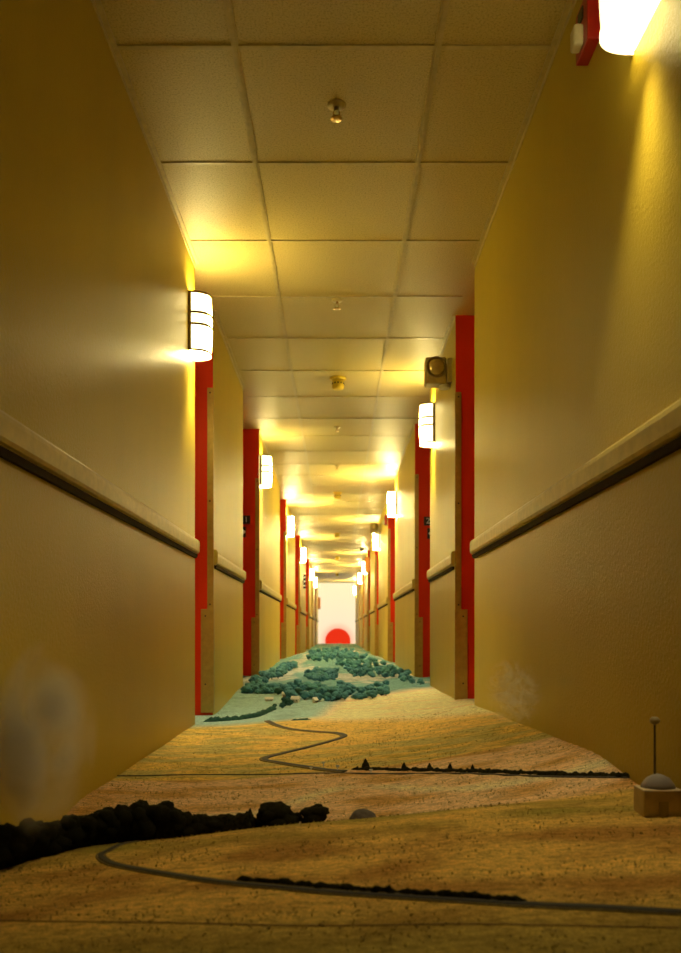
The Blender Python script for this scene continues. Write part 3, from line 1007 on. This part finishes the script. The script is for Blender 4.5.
# houses
M['plaster'] = plain('cream_plaster', (.82, .76, .58), .7, 0, .06)
M['roof'] = plain('slate_roof', (.42, .40, .36), .7)
M['roof_white'] = plain('white_roof', (.80, .80, .74), .6)
M['pane'] = plain('dark_pane', (.05, .05, .05), .2)
def house(label, px, py, w, d, hw, hr, rz, roofm):
    p = ground(px, py, 4.2, 9)
    t = thing('house', label, 'house', (p.x, p.y, p.z), rz, 'small houses at the foot of the hill')
    bm = bmesh.new(); add_box(bm, (-w / 2, -d / 2, -.012), (w / 2, d / 2, hw)); 
    v = [bm.verts.new(c) for c in ((-w / 2, -d / 2, hw), (-w / 2, d / 2, hw), (-w / 2, 0, hw + hr), (w / 2, -d / 2, hw), (w / 2, d / 2, hw), (w / 2, 0, hw + hr))]
    bm.faces.new((v[0], v[2], v[1])); bm.faces.new((v[3], v[4], v[5]))
    obj('walls', bm, M['plaster'], t)
    bm = bmesh.new()
    for s in (-1, 1):
        e = .006
        q = [(-w / 2 - e, s * (d / 2 + e), hw - e * hr / (d / 2)), (w / 2 + e, s * (d / 2 + e), hw - e * hr / (d / 2)), (w / 2 + e, 0, hw + hr), (-w / 2 - e, 0, hw + hr)]
        lo = [bm.verts.new(c) for c in q]; hi = [bm.verts.new((c[0], c[1], c[2] + .004)) for c in q]
        for i in range(4): bm.faces.new((lo[i], lo[(i + 1) % 4], hi[(i + 1) % 4], hi[i]))
        bm.faces.new(lo); bm.faces.new(hi[::-1])
    bmesh.ops.recalc_face_normals(bm, faces=list(bm.faces))
    obj('roof', bm, roofm, t)
    for i in (-1, 1):
        bm = bmesh.new(); add_box(bm, (i * w * .25 - w * .07, -d / 2 - .002, hw * .35), (i * w * .25 + w * .07, -d / 2 + .001, hw * .75)); obj('window', bm, M['pane'], t)
    bm = bmesh.new(); add_box(bm, (-w * .06, -d / 2 - .002, 0), (w * .06, -d / 2 + .001, hw * .7)); obj('door', bm, M['roof'], t)
house('long low white house at the left of the group', 269, 701, .050, .028, .014, .010, .1, M['roof_white'])
house('tall narrow white house behind the dark trees', 284.5, 699, .026, .030, .034, .014, .2, M['roof_white'])
house('broad cream house in the middle of the group', 295.5, 702.5, .048, .034, .026, .014, -.2, M['roof_white'])
house('small white gabled house standing apart at the right', 315, 703, .022, .028, .022, .014, .7, M['roof_white'])

# pale hut and lamp post against the right wall, close to the camera
yy = 1.70; xh = .682; zh = h(xh, yy)
t = thing('hut', 'pale blurred hut with grey domed roof against the right wall', 'hut', (xh, yy, zh))
bm = bmesh.new(); add_box(bm, (-.041, -.030, -.02), (.041, .030, .054), .003); obj('walls', bm, plain('pale_plaster', (.72, .56, .36), .8), t)
bm = bmesh.new(); add_lathe(bm, [(.044, .050), (.046, .053), (.042, .062), (.030, .074), (.012, .081), (.002, .083)], 24); o = obj('roof', bm, plain('grey_dome', (.30, .26, .25), .7), t, False)
o.scale = (.8, .62, 1)
bm = bmesh.new(); add_box(bm, (-.010, -.0315, -.02), (.010, -.0295, .030)); obj('door', bm, M['beige'], t)
yy = 1.75; xh = .695; zh = h(xh, yy)
t = thing('lamp_post', 'thin dim lamp post standing close to the right wall', 'lamp post', (xh, yy, zh))
bm = bmesh.new(); add_lathe(bm, [(.004, -.01), (.003, .05), (.0022, .180)], 10); obj('pole', bm, plain('dull_pole', (.12, .09, .05), .6), t)
bm = bmesh.new(); add_lathe(bm, [(.003, .178), (.010, .182), (.011, .189), (.006, .195)], 14); obj('lamp_head', bm, plain('dull_glass', (.35, .28, .14), .4), t)

# pale posts at the junction
for i, (px, py, hg, lab) in enumerate([(323.5, 766.5, .016, 'small white post left of the road junction'), (337.5, 771, .020, 'taller white post at the road junction'), (311, 770, .010, 'short white post before the road junction'), (371, 773, .012, 'small white post in front of the largest pointed bush')]):
    p = ground(px, py)
    t = thing('signpost', lab, 'post', (p.x, p.y, p.z), 0, 'white posts round the junction')
    bm = bmesh.new(); add_lathe(bm, [(.0018, -.006), (.0018, hg)], 8); obj('pole', bm, M['sign_white'], t)
    bm = bmesh.new(); add_box(bm, (-.006, -.0028, hg * .70), (.006, -.0014, hg), .0004); obj('board', bm, M['sign_white'], t)
# fence post pair beside the front road
for i, (px, py, lab) in enumerate([(146, 836.5, 'pale marker post inside the bend of the front road'), (165, 833, 'second pale marker post beyond the bend of the front road')]):
    p = ground(px, py)
    bm = bmesh.new(); add_box(bm, (-.0016, -.0016, -.005), (.0016, .0016, .010), .0004)
    o = tag(obj('marker_post', bm, M['sign_white']), lab, 'post', 'marker posts by the front road'); o.location = p

# ------------------------------------------------------------------ smoke
def smoke(label, loc, rad, dens, nscale, stretch, lo, hi, seed, warp=1.2, colr=(.97, .95, .92)):
    bm = bmesh.new()
    bmesh.ops.create_icosphere(bm, subdivisions=3, radius=1)
    for v in bm.verts:
        k = 1 + .10 * noise.noise(v.co * 1.5 + Vector((seed, 0, 0)))
        v.co = Vector((v.co.x * rad[0], v.co.y * rad[1], v.co.z * rad[2])) * min(k, 1.0)
    m = bpy.data.materials.new('smoke'); m.use_nodes = True
    nt = m.node_tree; nt.nodes.clear(); N, L = nt.nodes, nt.links
    out = N.new('ShaderNodeOutputMaterial'); pv = N.new('ShaderNodeVolumePrincipled')
    L.new(pv.outputs['Volume'], out.inputs['Volume'])
    pv.inputs['Color'].default_value = (*colr, 1)
    pv.inputs['Anisotropy'].default_value = 0.0
    tc = N.new('ShaderNodeTexCoord')
    mp = N.new('ShaderNodeMapping'); mp.inputs['Scale'].default_value = tuple(1 / r for r in rad)
    L.new(tc.outputs['Object'], mp.inputs['Vector'])
    ln = N.new('ShaderNodeVectorMath'); ln.operation = 'LENGTH'; L.new(mp.outputs['Vector'], ln.inputs[0])
    fall = N.new('ShaderNodeMapRange'); fall.interpolation_type = 'SMOOTHSTEP'
    fall.inputs['From Min'].default_value = 0.95; fall.inputs['From Max'].default_value = 0.15
    L.new(ln.outputs['Value'], fall.inputs['Value'])
    mp2 = N.new('ShaderNodeMapping'); mp2.inputs['Scale'].default_value = stretch; mp2.inputs['Location'].default_value = (seed, seed * 2, seed * .7)
    L.new(tc.outputs['Object'], mp2.inputs['Vector'])
    nz = N.new('ShaderNodeTexNoise'); nz.inputs['Scale'].default_value = nscale; nz.inputs['Detail'].default_value = 4; nz.inputs['Distortion'].default_value = warp
    L.new(mp2.outputs['Vector'], nz.inputs['Vector'])
    mr = N.new('ShaderNodeMapRange'); mr.interpolation_type = 'SMOOTHSTEP'
    mr.inputs['From Min'].default_value = lo; mr.inputs['From Max'].default_value = hi
    L.new(nz.outputs['Fac'], mr.inputs['Value'])
    mu = N.new('ShaderNodeMath'); mu.operation = 'MULTIPLY'; L.new(fall.outputs['Result'], mu.inputs[0]); L.new(mr.outputs['Result'], mu.inputs[1])
    mu2 = N.new('ShaderNodeMath'); mu2.operation = 'MULTIPLY'; L.new(mu.outputs['Value'], mu2.inputs[0]); mu2.inputs[1].default_value = dens
    L.new(mu2.outputs['Value'], pv.inputs['Density'])
    o = tag(obj('smoke', bm, m, None, True), label, 'smoke', None, 'stuff')
    o.location = loc
    return o
smoke('grey smoke drifting up in front of the left wall above the dark wood', (-.632, 1.74, .235), (.108, .22, .235), 75.0, 6.5, (1, 1, .7), .36, .70, 3.1)
smoke('thin smoke wisps rising low against the right wall', (.60, 2.72, .26), (.10, .25, .14), 30.0, 12.0, (1, 1, 1), .52, .66, 7.7, 3.0)

# ------------------------------------------------------------------ sun and sky
SUNY = 300.0
bm = bmesh.new(); bmesh.ops.create_uvsphere(bm, u_segments=48, v_segments=32, radius=12.6 * SUNY / F)
o = tag(obj('sun', bm, M['sun'], None, True), 'large red setting sun behind the hill at the end of the corridor', 'sun')
sunp = Vector((0.3, SUNY, CH - (641 - VY) * SUNY / F)); o.location = sunp

world = bpy.data.worlds.new('sky'); scene.world = world; world.use_nodes = True
nt = world.node_tree; N, L = nt.nodes, nt.links
bg = N['Background']
tc = N.new('ShaderNodeTexCoord')
nrm = N.new('ShaderNodeVectorMath'); nrm.operation = 'NORMALIZE'; L.new(tc.outputs['Generated'], nrm.inputs[0])
dist = N.new('ShaderNodeVectorMath'); dist.operation = 'DISTANCE'; L.new(nrm.outputs['Vector'], dist.inputs[0])
dist.inputs[1].default_value = (sunp - Vector((0, 0, CH))).normalized()
r = N.new('ShaderNodeValToRGB'); el = r.color_ramp.elements
el[0].position = .0; el[0].color = (1.0, .45, .30, 1)
e = el.new(.016); e.color = (1.0, .50, .32, 1)
e = el.new(.024); e.color = (1.0, .78, .52, 1)
el[-1].position = .07; el[-1].color = (1.0, .87, .50, 1)
L.new(dist.outputs['Value'], r.inputs['Fac'])
L.new(r.outputs['Color'], bg.inputs['Color'])
bg.inputs['Strength'].default_value = 1.08

# ------------------------------------------------------------------ view
vs = scene.view_settings
scene.display_settings.display_device = 'sRGB'
vs.view_transform = 'Standard'; vs.look = 'None'; vs.gamma = 1; vs.use_curve_mapping = False
vs.exposure = 0.0
cy = scene.cycles
cy.use_denoising = True
cy.max_bounces = 8; cy.diffuse_bounces = 2; cy.glossy_bounces = 4; cy.volume_bounces = 2
cy.sample_clamp_indirect = 6.0
cy.caustics_reflective = False; cy.caustics_refractive = False
cy.volume_step_rate = 0.5
